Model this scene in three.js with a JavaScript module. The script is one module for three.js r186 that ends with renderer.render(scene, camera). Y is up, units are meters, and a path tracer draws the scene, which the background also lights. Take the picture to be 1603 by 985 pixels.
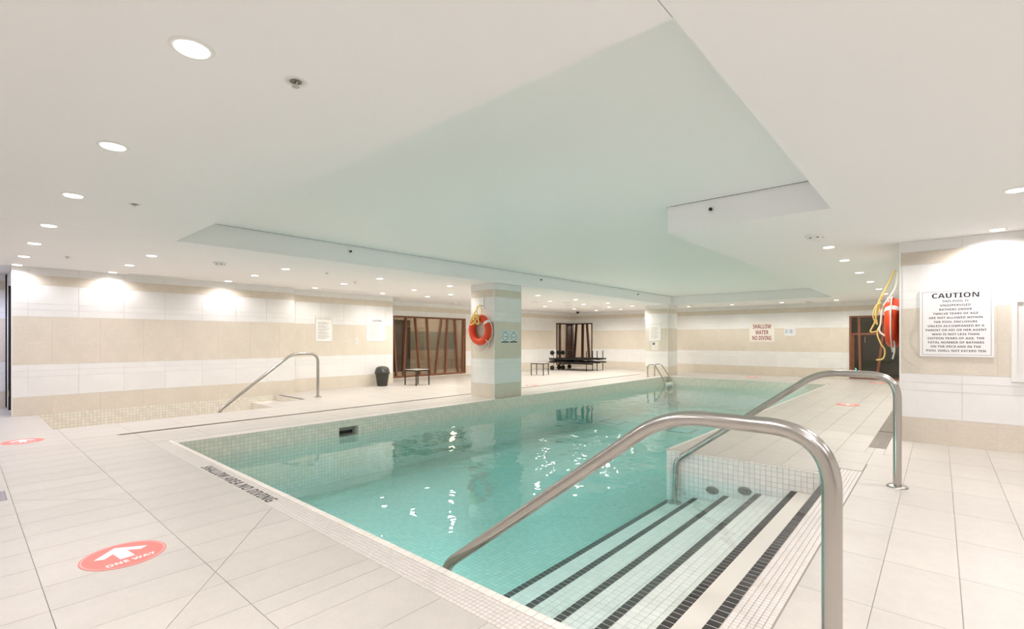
import * as THREE from 'three';
import { RoundedBoxGeometry } from 'three/addons/geometries/RoundedBoxGeometry.js';
import { mergeGeometries } from 'three/addons/utils/BufferGeometryUtils.js';

// ---------------------------------------------------------------- camera, background, exposure
const scene = new THREE.Scene();
scene.background = new THREE.Color(0x000000);
const F = 763, W = 1603, H = 985;
const camera = new THREE.PerspectiveCamera(2 * Math.atan(H / 2 / F) * 180 / Math.PI, W / H, 0.05, 60);
camera.position.set(0, 1.28, 0);
camera.rotation.y = Math.atan(671 / 763);
camera.setViewOffset(W, H, 1.5, -38.8, W, H);               // shift lens: verticals stay vertical
camera.updateMatrixWorld();
const renderer = new THREE.WebGLRenderer({ antialias: true });
renderer.toneMapping = THREE.LinearToneMapping;
renderer.toneMappingExposure = 0.6;
renderer.shadowMap.enabled = true;
const LAMP = 13, POOL_LAMP = 7.5, WARM = [1, 0.96, 0.91], NEUTRAL = [1, 0.955, 0.99], COOL = [0.9, 0.9, 1.0];

// ---------------------------------------------------------------- helpers
let seed = 7;
const rnd = () => ((seed = (seed * 1664525 + 1013904223) >>> 0) / 4294967296);
const V = (x, y, z) => new THREE.Vector3(x, y, z);
const used = {};
function numbered(n) { const k = (used[n] = (used[n] ?? -1) + 1); return k ? `${n}_${String(k).padStart(3, '0')}` : n; }
function tag(o, label, category, group, kind) {
  if (label) o.userData.label = label;
  if (category) o.userData.category = category;
  if (group) o.userData.group = group;
  if (kind) o.userData.kind = kind;
  return o;
}
function shade(o) { o.castShadow = o.receiveShadow = true; return o; }
function thing(name, label, category, [x, y, z] = [0, 0, 0], turn = 0, group) {
  const o = new THREE.Group(); o.name = numbered(name); o.position.set(x, y, z); o.rotation.y = turn; scene.add(o);
  return tag(o, label, category, group);
}
function struct(name, pos = [0, 0, 0]) {
  const o = new THREE.Group(); o.name = name; o.position.set(...pos); o.userData.kind = 'structure'; scene.add(o); return o;
}
function obj(name, geo, mat, parent, pos, turn) {
  const g = Array.isArray(geo) ? mergeGeometries(geo.map((q) => (q.index ? q.toNonIndexed() : q))) : geo;
  const m = shade(new THREE.Mesh(g, mat)); m.name = parent === scene ? numbered(name) : partName(parent, name);
  if (pos) m.position.set(...pos);
  if (turn) m.rotation.set(...turn);
  (parent ?? scene).add(m); return m;
}
function partName(parent, n) {
  const c = (parent.userData._n ??= {}); const k = (c[n] = (c[n] ?? -1) + 1);
  return k ? `${n}_${String(k).padStart(3, '0')}` : n;
}
const boxG = (x0, x1, y0, y1, z0, z1) => { const g = new THREE.BoxGeometry(x1 - x0, y1 - y0, z1 - z0); g.translate((x0 + x1) / 2, (y0 + y1) / 2, (z0 + z1) / 2); return worldUV(g); };
function worldUV(g, ox = 0, oy = 0) {                      // uv in metres from the dominant axis of each normal
  const p = g.attributes.position, n = g.attributes.normal, uv = new Float32Array(p.count * 2);
  for (let i = 0; i < p.count; i++) {
    const ax = Math.abs(n.getX(i)), ay = Math.abs(n.getY(i)), az = Math.abs(n.getZ(i));
    if (ay >= ax && ay >= az) { uv[2 * i] = p.getX(i); uv[2 * i + 1] = -p.getZ(i); }
    else if (ax >= az) { uv[2 * i] = p.getZ(i); uv[2 * i + 1] = p.getY(i); }
    else { uv[2 * i] = p.getX(i); uv[2 * i + 1] = p.getY(i); }
    uv[2 * i] += ox; uv[2 * i + 1] += oy;
  }
  g.setAttribute('uv', new THREE.BufferAttribute(uv, 2)); return g;
}
const cyl = (r, h, n = 32, r2 = r) => new THREE.CylinderGeometry(r2, r, h, n);
function barG(a, b, r, n = 10) {                            // round bar between two points
  const d = V().subVectors(b, a), g = cyl(r, d.length(), n);
  g.applyQuaternion(new THREE.Quaternion().setFromUnitVectors(V(0, 1, 0), d.clone().normalize()));
  g.translate((a.x + b.x) / 2, (a.y + b.y) / 2, (a.z + b.z) / 2); return g;
}
function polyPrism(pts, y0, y1) {                           // pts [[x,z]...] to an upright prism, uv in metres
  const s = new THREE.Shape(pts.map(([x, z]) => new THREE.Vector2(x, -z)));
  const g = new THREE.ExtrudeGeometry(s, { depth: y1 - y0, bevelEnabled: false });
  g.rotateX(-Math.PI / 2); g.translate(0, y0, 0); return worldUV(g);
}
class Poly extends THREE.CurvePath {}
function roundPath(pts, rad) {                              // polyline with rounded corners
  const c = new THREE.CurvePath(); let last = pts[0].clone();
  for (let i = 1; i < pts.length - 1; i++) {
    const a = pts[i - 1], b = pts[i], d = pts[i + 1], r = Array.isArray(rad) ? rad[i - 1] : rad;
    const p = b.clone().add(V().subVectors(a, b).setLength(r)), q = b.clone().add(V().subVectors(d, b).setLength(r));
    c.add(new THREE.LineCurve3(last, p)); c.add(new THREE.QuadraticBezierCurve3(p, b.clone(), q)); last = q;
  }
  c.add(new THREE.LineCurve3(last, pts[pts.length - 1].clone())); return c;
}
function tubeG(curve, r, n = 160, k = 20, closed = false) {
  const pts = curve.getSpacedPoints ? curve.getSpacedPoints(n) : curve;
  return new THREE.TubeGeometry(new THREE.CatmullRomCurve3(pts, closed), n, r, k, closed);
}
const ropeG = (pts, r, n = 120) => new THREE.TubeGeometry(new THREE.CatmullRomCurve3(pts.map((p) => V(...p))), n, r, 8, false);

// ---------------------------------------------------------------- textures
function dataTex(n, fn, repeat, srgb = true, m = n) {
  const d = new Uint8Array(n * m * 4);
  for (let y = 0; y < m; y++) for (let x = 0; x < n; x++) {
    const c = fn(x, y), i = (y * n + x) * 4;
    d[i] = Math.max(0, Math.min(255, c[0])); d[i + 1] = Math.max(0, Math.min(255, c[1])); d[i + 2] = Math.max(0, Math.min(255, c[2])); d[i + 3] = 255;
  }
  const t = new THREE.DataTexture(d, n, m); t.wrapS = t.wrapT = THREE.RepeatWrapping; t.magFilter = THREE.LinearFilter; t.minFilter = THREE.LinearMipmapLinearFilter; t.generateMipmaps = true;
  if (srgb) t.colorSpace = THREE.SRGBColorSpace; if (repeat) t.repeat.set(repeat, repeat); t.needsUpdate = true; return t;
}
function noiseGrid(n, cells, sx = 1) {                      // periodic value noise
  const g = Array.from({ length: cells * cells * sx }, rnd), cx = cells * sx;
  return (x, y) => {
    const u = x / n * cx, v = y / n * cells, i = Math.floor(u), j = Math.floor(v), s = (t) => t * t * (3 - 2 * t), a = s(u - i), b = s(v - j);
    const q = (p, r) => g[((r % cells) + cells) % cells * cx + ((p % cx) + cx) % cx];
    return (q(i, j) * (1 - a) + q(i + 1, j) * a) * (1 - b) + (q(i, j + 1) * (1 - a) + q(i + 1, j + 1) * a) * b;
  };
}
const TILE = 0.0525;
function mosaicTex(col, grout, vary) {
  const n = 1024, k = 16, px = n / k, tone = Array.from({ length: k * k }, () => 1 + (rnd() - 0.5) * vary);
  return dataTex(n, (x, y) => {
    const i = Math.floor(x / px), j = Math.floor(y / px), fx = (x % px) / px, fy = (y % px) / px, e = Math.min(fx, 1 - fx, fy, 1 - fy);
    const t = Math.min(1, Math.max(0, (e - 0.022) / 0.015)), m = tone[j * k + i];
    return [0, 1, 2].map((c) => grout[c] * (1 - t) + col[c] * m * t);
  }, 1 / (TILE * k));
}
const mosaicWhite = mosaicTex([233, 226, 211], [182, 181, 171], 0.05);
const mosaicBump = dataTex(256, (x, y) => { const fx = (x % 64) / 64, fy = (y % 64) / 64, e = Math.min(fx, 1 - fx, fy, 1 - fy), t = Math.min(1, Math.max(0, (e - 0.02) / 0.03)) * 255; return [t, t, t]; }, 1 / (TILE * 4), false);
const nA = noiseGrid(512, 6, 1), nB = noiseGrid(512, 170, 1), nC = noiseGrid(512, 24, 1), nD = noiseGrid(512, 128, 1);
const nS = (() => { const g = Array.from({ length: 512 }, rnd); return (y) => g[y & 511]; })();
const linenTex = dataTex(512, (x, y) => { const v = 1 + (nA(x, y) - 0.5) * 0.03 + (nB(x * 0.25, y) - 0.5) * 0.05 + (nS(y) - 0.5) * 0.022; return [224 * v, 214 * v, 198 * v]; }, 1.1);
const whiteTileTex = dataTex(512, (x, y) => { const v = 1 + (nA(x, y) - 0.5) * 0.018 + (nC(x, y) - 0.5) * 0.008; return [240 * v, 238 * v, 235 * v]; }, 0.9);
const floorTex = dataTex(512, (x, y) => { const v = 1 + (nA(x, y) - 0.5) * 0.035 + (nC(x, y) - 0.5) * 0.02 + (nD(x, y) - 0.5) * 0.02; return [197 * v, 191 * v, 182 * v]; }, 0.8);
const woodTex = dataTex(256, (x, y) => { const v = 0.8 + 0.25 * nS(x * 3) + 0.25 * (nB(x, y * 0.08) - 0.5); return [142 * v, 90 * v, 64 * v]; }, 3);
const darkWoodTex = dataTex(256, (x, y) => { const v = 0.75 + 0.3 * nS(x * 3) + 0.25 * (nB(x, y * 0.08) - 0.5); return [64 * v, 36 * v, 26 * v]; }, 3);
const steelBump = dataTex(256, (x, y) => { const v = 128 + 110 * (nS(x * 5 + 1) - 0.5) + 30 * (nD(x, y) - 0.5); return [v, v, v]; }, 1, false);
function rippleTex() {                                       // one height field over 18 m x 18 m, calm and ruffled patches
  const n = 2048, L = 18, waves = [], d = new Uint8Array(n * n * 4), h = new Float32Array(n * n);
  for (let i = 0; i < 46; i++) {
    const lam = 0.085 * Math.pow(10, rnd()), a = rnd() * Math.PI * 2, kx = Math.round(L / lam * Math.cos(a)), ky = Math.round(L / lam * Math.sin(a));
    waves.push([2 * Math.PI * kx / n, 2 * Math.PI * ky / n, rnd() * 6.283, lam]);
  }
  const patch = noiseGrid(n, 7), fine = noiseGrid(n, 16);
  // sums of products are separable: sin(ax+by+p)
  for (const [kx, ky, p, lam] of waves) {
    const sx = new Float32Array(n), cx = new Float32Array(n);
    for (let x = 0; x < n; x++) { sx[x] = Math.sin(kx * x + p); cx[x] = Math.cos(kx * x + p); }
    for (let y = 0; y < n; y++) { const s = Math.sin(ky * y) * lam, c = Math.cos(ky * y) * lam, o = y * n; for (let x = 0; x < n; x++) h[o + x] += sx[x] * c + cx[x] * s; }
  }
  for (let y = 0; y < n; y++) for (let x = 0; x < n; x++) {
    const m = 0.22 + 2.6 * Math.pow(patch(x, y) * 0.65 + fine(x, y) * 0.35, 3), v = Math.max(0, Math.min(255, 128 + h[y * n + x] * m * 22)), i = (y * n + x) * 4;
    d[i] = d[i + 1] = d[i + 2] = v; d[i + 3] = 255;
  }
  const t = new THREE.DataTexture(d, n, n); t.wrapS = t.wrapT = THREE.RepeatWrapping; t.magFilter = THREE.LinearFilter; t.repeat.set(1 / L, 1 / L); t.needsUpdate = true; return t;
}
function canvasTex(w, h, draw) {
  const c = document.createElement('canvas'); c.width = w; c.height = h; const g = c.getContext('2d'); draw(g, w, h);
  const t = new THREE.CanvasTexture(c); t.colorSpace = THREE.SRGBColorSpace; t.anisotropy = 8; return t;
}

// ---------------------------------------------------------------- materials
const std = (o) => new THREE.MeshStandardMaterial(o);
const M = {
  ceiling: std({ color: 0xfaf8f7, roughness: 0.9 }),
  gloss: std({ color: 0xf8f8f6, roughness: 0.5 }),
  shadowGap: std({ color: 0x55554f, roughness: 0.9 }),
  white: [0.985, 1, 1.01].map((v) => std({ map: whiteTileTex, color: new THREE.Color(v, v, v), roughness: 0.32 })),
  beige: [0.988, 1, 1.01].map((v) => std({ map: linenTex, color: new THREE.Color(v, v, v), roughness: 0.45 })),
  grout: std({ color: 0xd2cdc7, roughness: 0.9 }),
  floorGrout: std({ color: 0x9a9288, roughness: 0.95 }),
  floor: [0.97, 0.985, 1, 1.012].map((v) => std({ map: floorTex, color: new THREE.Color(v, v, v), roughness: 0.42 })),
  mosaic: std({ map: mosaicWhite, bumpMap: mosaicBump, bumpScale: 0.0008, roughness: 0.3 }),
  mosaicTile: std({ color: 0xefebe4, roughness: 0.3 }),
  smallTile: std({ color: 0xd8d1ca, roughness: 0.45 }),
  nose: std({ color: 0xe8e2d8, roughness: 0.3 }),
  black: [0x3a3836, 0x33312f, 0x42403d].map((c) => std({ color: c, roughness: 0.5 })),
  plaster: std({ color: 0xe8e5e0, roughness: 0.95 }),
  steel: new THREE.MeshPhysicalMaterial({ color: 0xbab6b0, metalness: 1, roughness: 0.22, bumpMap: steelBump, bumpScale: 0.00012 }),
  wood: std({ map: woodTex, roughness: 0.55 }), darkWood: std({ map: darkWoodTex, roughness: 0.5 }),
  glass: new THREE.MeshPhysicalMaterial({ color: 0xf2f2ee, transmission: 1, thickness: 0, roughness: 0.0, ior: 1.5 }),
  smoke: new THREE.MeshPhysicalMaterial({ color: 0xd8d1c6, transmission: 1, thickness: 0, roughness: 0.0, ior: 1.5 }),
  plasticWhite: std({ color: 0xf0eeea, roughness: 0.45 }), plasticDark: std({ color: 0x3b3a36, roughness: 0.42 }),
  metalBlack: std({ color: 0x1d1b1a, roughness: 0.4, metalness: 0.2 }), fabricBlack: std({ color: 0x191817, roughness: 0.85 }),
  orange: std({ color: 0xe8481c, roughness: 0.45 }), yellow: std({ color: 0xf6dc85, roughness: 0.75 }), ropeWhite: std({ color: 0xefece4, roughness: 0.8 }),
  sign: std({ color: 0xf3f1ef, roughness: 0.4 }), dark: std({ color: 0x1a1715, roughness: 0.6 }), chrome: std({ color: 0xcfcac4, metalness: 1, roughness: 0.18 }),
  drain: std({ color: 0x857e74, metalness: 0.6, roughness: 0.45 }), drainDark: std({ color: 0x37332e, roughness: 0.8 }),
  lens: std({ color: 0xffffff, emissive: new THREE.Color(1, 0.97, 0.92), emissiveIntensity: 6, roughness: 0.4 }),
  roomGrey: std({ color: 0xb9afa2, roughness: 0.9 }), roomLight: std({ color: 0xddd2c8, roughness: 0.9 }), roomDark: std({ color: 0x4a423b, roughness: 0.8 }), roomTeal: std({ color: 0x868a82, roughness: 0.8 }),
};
const print = (map, o = {}) => std({ map, roughness: 0.45, ...o });

// ---------------------------------------------------------------- key dimensions (metres; camera at x = z = 0)
const CEIL = 2.5, RECESS = 2.79, LX = -7.08, RX = -2.38, NZ = -1.80, FZ = -16.25, AX = -0.79, AZ = -5.44, WATER = -0.235, BED = -0.95;
const WL = -11.5, WS = -11.82, WB = -13.0, BZ = -19.1, RWZ = -7.87, RWX = -0.375;

// ---------------------------------------------------------------- the setting: tiled walls
const ROWS = [[0, 0.31, 1], [0.31, 0.645, 0], [0.645, 0.748, 0], [0.748, 0.853, 0], [0.853, 1.257, 1], [1.257, 1.665, 1], [1.665, 1.78, 0], [1.78, 1.882, 0], [1.882, 2.205, 0], [2.205, 2.365, 1], [2.365, 2.5, 0]];
const COL = 0.644, GAP = 0.003, tileCache = new Map();
function tileGeo(w, h) {
  const k = [w.toFixed(3), h.toFixed(3), Math.floor(rnd() * 3)].join();
  if (!tileCache.has(k)) { const g = new THREE.BoxGeometry(w, h, 0.008); tileCache.set(k, worldUV(g, rnd() * 3, rnd() * 3)); }
  return tileCache.get(k);
}
function cut(r, holes) {                                    // rectangle minus rectangles
  let out = [r];
  for (const [a, b, c, d] of holes) out = out.flatMap(([s0, s1, y0, y1]) => {
    if (s1 <= a || s0 >= b || y1 <= c || y0 >= d) return [[s0, s1, y0, y1]];
    const res = [];
    if (s0 < a) res.push([s0, a, y0, y1]); if (s1 > b) res.push([b, s1, y0, y1]);
    const m0 = Math.max(s0, a), m1 = Math.min(s1, b);
    if (y0 < c) res.push([m0, m1, y0, c]); if (y1 > d) res.push([m0, m1, d, y1]);
    return res;
  });
  return out.filter(([a, b, c, d]) => b - a > 0.012 && d - c > 0.012);
}
function addTiles(parent, [px, pz], [ax, az], dir, len, off = 0, holes = []) {   // face starting at a, running along dir
  const th = Math.atan2(-dir[1], dir[0]), n = [-dir[1], dir[0]];
  for (const [y0, y1, beige] of ROWS) {
    const o = off + (beige ? COL * 0.46 : 0);
    for (let s = o - COL * Math.ceil((o + 0.001) / COL); s < len; s += COL) {
      const a = Math.max(0, s), b = Math.min(len, s + COL); if (b - a < 0.02) continue;
      for (const [c0, c1, d0, d1] of cut([a, b, y0, y1], holes)) {
        const m = shade(new THREE.Mesh(tileGeo(c1 - c0 - (beige ? 0.0012 : GAP), d1 - d0 - (beige ? 0.0012 : GAP)), M[beige ? 'beige' : 'white'][Math.floor(rnd() * 3)]));
        const c = (c0 + c1) / 2; m.name = partName(parent, 'wall_tile');
        m.position.set(ax + dir[0] * c - n[0] * 0.004 - px, (d0 + d1) / 2, az + dir[1] * c - n[1] * 0.004 - pz); m.rotation.y = th; parent.add(m);
      }
    }
  }
}
function tiledWall(name, a, dir, len, off = 0, holes = []) {
  holes = holes.map(([p, q, c, d]) => [Math.max(0.002, p), Math.min(len - 0.002, q), c, d]);
  const g = struct(name, [a[0], 0, a[1]]), n = [-dir[1], dir[0]], th = Math.atan2(-dir[1], dir[0]);
  const s = new THREE.Shape([[0, -0.2], [len, -0.2], [len, 2.9], [0, 2.9]].map((p) => new THREE.Vector2(...p)));
  for (const [s0, s1, y0, y1] of holes) s.holes.push(new THREE.Path([[s0, y0], [s0, y1], [s1, y1], [s1, y0]].map((p) => new THREE.Vector2(...p))));
  const q = new THREE.ExtrudeGeometry(s, { depth: 0.2, bevelEnabled: false }); q.translate(0, 0, -0.2065);
  obj('backing', q, M.grout, g, [0, 0, 0], [0, th, 0]);
  addTiles(g, a, a, dir, len, off, holes); return g;
}
tiledWall('wall_left', [WL, -0.6], [0, -1], 4.68, 0.19);
tiledWall('wall_setback', [WS, -5.28], [0, -1], 3.0, 0.18);
const GL = [0.72, 3.98, 0.05, 2.03];                        // glazing in the bay wall, s from z = -8.28
tiledWall('wall_bay', [WB, -8.28], [0, -1], BZ * -1 - 8.28, 0.3, [GL, [9.6, 10.9, 0.12, 2.02]]);
tiledWall('wall_back', [WB, BZ], [1, 0], 13.2, 0.3, [[-0.1, 1.13, 0.12, 2.02], [10.8, 12.5, 0.02, 2.03]]);
tiledWall('wall_right', [RWX, RWZ], [1, 0], 3.7, 0.575);
tiledWall('wall_corridor', [RWX, BZ], [0, 1], BZ * -1 + RWZ, 0.2);
tiledWall('wall_passage', [-13.1, 2.6], [0, -1], 3.2, 0.3);
{ // short returns that close the steps in the walls, and the walls behind the camera
  const g = struct('wall_return');
  obj('backing', [boxG(WS - 0.2, WL - 0.006, -0.2, 2.9, -5.28, -5.09), boxG(-13.3, WL - 0.21, -0.2, 2.9, -0.85, -0.62), boxG(-13.3, WS - 0.21, -0.2, 2.9, -8.27, -8.1)], M.plaster, g);
  addTiles(g, [0, 0], [WL - 0.2, -0.6], [1, 0], 0.2, 0.2);
  const w = struct('wall_near'); obj('backing', boxG(-13.4, 3.6, -0.2, 2.9, 2.6, 2.8), M.plaster, w);
  const r = struct('wall_side'); obj('backing', boxG(3.3, 3.5, -0.2, 2.9, -8.1, 2.8), M.plaster, r);
}
function column(name, x0, x1, z0, z1) {
  const g = struct(name, [(x0 + x1) / 2, 0, (z0 + z1) / 2]), p = [g.position.x, g.position.z];
  obj('core', boxG(x0 + 0.0065 - p[0], x1 - 0.0065 - p[0], -0.05, 2.55, z0 + 0.0065 - p[1], z1 - 0.0065 - p[1]), M.grout, g);
  const w = x1 - x0, d = z1 - z0;
  addTiles(g, p, [x0, z1], [1, 0], w, 0.33); addTiles(g, p, [x1, z1], [0, -1], d, 0.42);
  addTiles(g, p, [x1, z0], [-1, 0], w, 0.33); addTiles(g, p, [x0, z0], [0, 1], d, 0.42);
  for (const [cx, cz] of [[x0, z1], [x1, z1], [x1, z0], [x0, z0]]) obj('corner_trim', boxG(cx - 0.006, cx + 0.006, 0, CEIL, cz - 0.006, cz + 0.006), M.plasticWhite, g, [-p[0], 0, -p[1]]);
}
column('column_1', -7.93, -7.215, -8.55, -7.66);
column('column_2', -8.05, -7.2, -17.35, -16.55);
{ const t = struct('trim_1'); obj('corner_profile', boxG(RWX - 0.008, RWX + 0.006, 0, CEIL, RWZ - 0.006, RWZ + 0.008), M.plasticWhite, t);
  obj('corner_profile', boxG(WL - 0.006, WL + 0.007, 0, CEIL, -0.606, -0.594), M.plasticWhite, t);
  obj('corner_profile', boxG(WS - 0.006, WS + 0.006, 0, CEIL, -8.29, -8.277), M.plasticWhite, t); }

// ---------------------------------------------------------------- ceiling with the recess that mirrors the pool
{
  const g = struct('ceiling'), e = 0.0025, X0 = -7.12, X1 = -0.76, Xi = -2.335, Z0 = -1.797, Zi = -5.37, Z1 = -16.65;
  obj('soffit_panel', polyPrism([[-13.4, 2.8], [X0 - e, 2.8], [X0 - e, Z0], [X0, Z0], [X0, Z1], [X0, -19.4], [-13.4, -19.4]], CEIL, RECESS), M.ceiling, g);
  obj('soffit_panel', polyPrism([[X0 + e, 2.8], [X1 - e, 2.8], [X1 - e, Z0], [X0 + e, Z0]], CEIL, RECESS), M.ceiling, g);
  obj('soffit_panel', polyPrism([[X1 + e, 2.8], [3.5, 2.8], [3.5, -19.4], [X0, -19.4], [X0, Z1], [Xi, Z1], [Xi, Zi], [X1, Zi]], CEIL, RECESS), M.ceiling, g);
  const q = 0.014;
  obj('recess_panel', polyPrism([[X0 + q, Z0 - q], [X1 - q, Z0 - q], [X1 - q, Zi + q], [Xi - q, Zi + q], [Xi - q, Z1 + q], [X0 + q, Z1 + q]], RECESS, 2.82), M.gloss, g);
  obj('void_cap', boxG(-13.4, 3.6, 2.83, 2.95, -19.4, 2.8), M.shadowGap, g);
  obj('bay_ceiling', boxG(-17.5, -13.2, 2.4, 2.55, -23, -8), M.roomGrey, g);
}

// ---------------------------------------------------------------- floor: grout slab, tiles cut round pool, tub and drains
const TX = 0.3225, TZ = 0.65, tub = { x0: WL, x1: -9.41, z0: -3.93, z1: -0.9, sx: -10.12, sz: -4.85 };
const COP = 0.213;
function clip(poly, a, b, c) {                              // keep a*x + b*z <= c
  const out = [];
  for (let i = 0; i < poly.length; i++) {
    const p = poly[i], q = poly[(i + 1) % poly.length], dp = a * p[0] + b * p[1] - c, dq = a * q[0] + b * q[1] - c;
    if (dp <= 0) out.push(p);
    if ((dp < 0 && dq > 0) || (dp > 0 && dq < 0)) { const t = dp / (dp - dq); out.push([p[0] + (q[0] - p[0]) * t, p[1] + (q[1] - p[1]) * t]); }
  }
  return out;
}
const rectMinus = (r, [x0, x1, z0, z1]) => cut(r, [[x0, x1, z0, z1]]);
{
  const g = struct('floor');
  const hole = (pts) => new THREE.Path(pts.map(([x, z]) => new THREE.Vector2(x, -z)));
  const s = new THREE.Shape([[-13.4, 2.8], [3.5, 2.8], [3.5, -19.4], [-13.4, -19.4]].map(([x, z]) => new THREE.Vector2(x, -z)));
  const w = 0.1;                                               // the pool and tub walls carry the tiles over this margin
  s.holes.push(hole([[LX - w, NZ + w], [AX + w, NZ + w], [AX + w, AZ - w], [RX + w, AZ - w], [RX + w, FZ - w], [LX - w, FZ - w]]), hole([[tub.x0 - w, tub.z1 + w], [tub.x1 + w, tub.z1 + w], [tub.x1 + w, tub.z0 - w], [tub.sx + w, tub.z0 - w], [tub.sx + w, tub.sz - w], [tub.x0 - w, tub.sz - w]]));
  const sl = new THREE.ExtrudeGeometry(s, { depth: 0.18, bevelEnabled: false }); sl.rotateX(-Math.PI / 2); sl.translate(0, -0.184, 0);
  obj('slab', sl, M.floorGrout, g);
  const cuts = [[LX - COP, AX + 0.235, FZ - COP, NZ + COP, 1], [-8.30, -8.20, -16.6, -1.42], [-0.637, -0.468, -17, -7.15], [-5.93, -5.58, -0.265, 0.2], [tub.x0, tub.x1, tub.z0, tub.z1], [tub.x0, tub.sx, tub.sz, tub.z0]];
  const zones = (r) => {
    // the L-shaped pool: main basin with coping, and the stair alcove with coping
    let out = cut(r, [[LX - COP, RX + 0.027, FZ - COP, NZ + COP], [RX, AX + 0.235, AZ - 0.027, NZ + COP], [AX, AX + 0.235, -5.80, NZ]]);
    for (const c of cuts.slice(1)) out = out.flatMap((q) => rectMinus(q, c));
    return out;
  };
  const list = [];
  const diag = (p) => {                                      // crossfall cuts in the near left deck
    const lines = [[[-3.77, -1.55], [-2.567, -0.609]], [[-5.542, -0.29], [-4.874, -0.896]]];
    let parts = [p];
    for (const [a, b] of lines) {
      const nx = b[1] - a[1], nz = -(b[0] - a[0]), L = Math.hypot(nx, nz), c = (nx * a[0] + nz * a[1]) / L;
      parts = parts.flatMap((q) => {
        const cx = q.reduce((t, v) => t + v[0], 0) / q.length, cz = q.reduce((t, v) => t + v[1], 0) / q.length;
        const mx = Math.min(a[0], b[0]) - 0.16, Mx = Math.max(a[0], b[0]) + 0.16, mz = Math.min(a[1], b[1]) - 0.3, Mz = Math.max(a[1], b[1]) + 0.3;
        if (cx < mx || cx > Mx || cz < mz || cz > Mz) return [q];
        const k1 = clip(q, nx / L, nz / L, c - 0.0016), k2 = clip(q, -nx / L, -nz / L, -c - 0.0016);
        return [k1, k2].filter((k) => k.length > 2);
      });
    }
    return parts;
  };
  for (let i = -42; i < 11; i++) for (let j = -4; j < 31; j++) {
    const x0 = 0.08 + i * TX, z1 = -0.29 - j * TZ + TZ; const x1 = x0 + TX, z0 = z1 - TZ;
    if (x1 < -13.2 || x0 > 3.3 || z1 < -19.1 || z0 > 2.6) continue;
    if (x0 > RWX - 0.1 && z1 < RWZ - 0.1) continue;
    if (x1 < WL - 0.1 && z1 < -0.8 && z0 > -5.3) continue;
    for (const [a, b, c, d] of zones([x0, x1, z0, z1])) {
      const e = 0.0015, poly = [[a + e, d - e], [b - e, d - e], [b - e, c + e], [a + e, c + e]];
      for (const p of diag(poly)) {
        const cx = p.reduce((t, v) => t + v[0], 0) / p.length, cz = p.reduce((t, v) => t + v[1], 0) / p.length;
        const front = -(cx * Math.sin(camera.rotation.y) + cz * Math.cos(camera.rotation.y));
        const side = cx * Math.cos(camera.rotation.y) - cz * Math.sin(camera.rotation.y);
        const area = Math.abs(p.reduce((t, v, k) => { const w = p[(k + 1) % p.length]; return t + v[0] * w[1] - w[0] * v[1]; }, 0)) / 2;
        const seen = front > 0.3 && Math.abs(side / front) < 1.25 && 1.28 / front < 0.75;
        list.push({ p, cx, cz, big: seen ? area / front ** 3 : 0 });
      }
    }
  }
  list.sort((a, b) => b.big - a.big);
  const far = [[], [], [], []];
  const cache = new Map();
  list.forEach((t, k) => {
    const tone = Math.floor(rnd() * 4);
    if (k < 290) {
      const q = t.p.map(([x, z]) => [x - t.cx, z - t.cz]), key = q.map((v) => v.map((w) => w.toFixed(3)).join()).join('|');
      if (!cache.has(key)) cache.set(key, polyPrism(q, -0.006, 0));
      obj('floor_tile', cache.get(key), M.floor[tone], g, [t.cx, 0, t.cz]);
    } else far[tone].push(polyPrism(t.p, -0.006, 0));
  });
  far.forEach((f, k) => tag(obj('floor_tiles', f, M.floor[k], g), null, null, null, 'stuff'));
}

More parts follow.
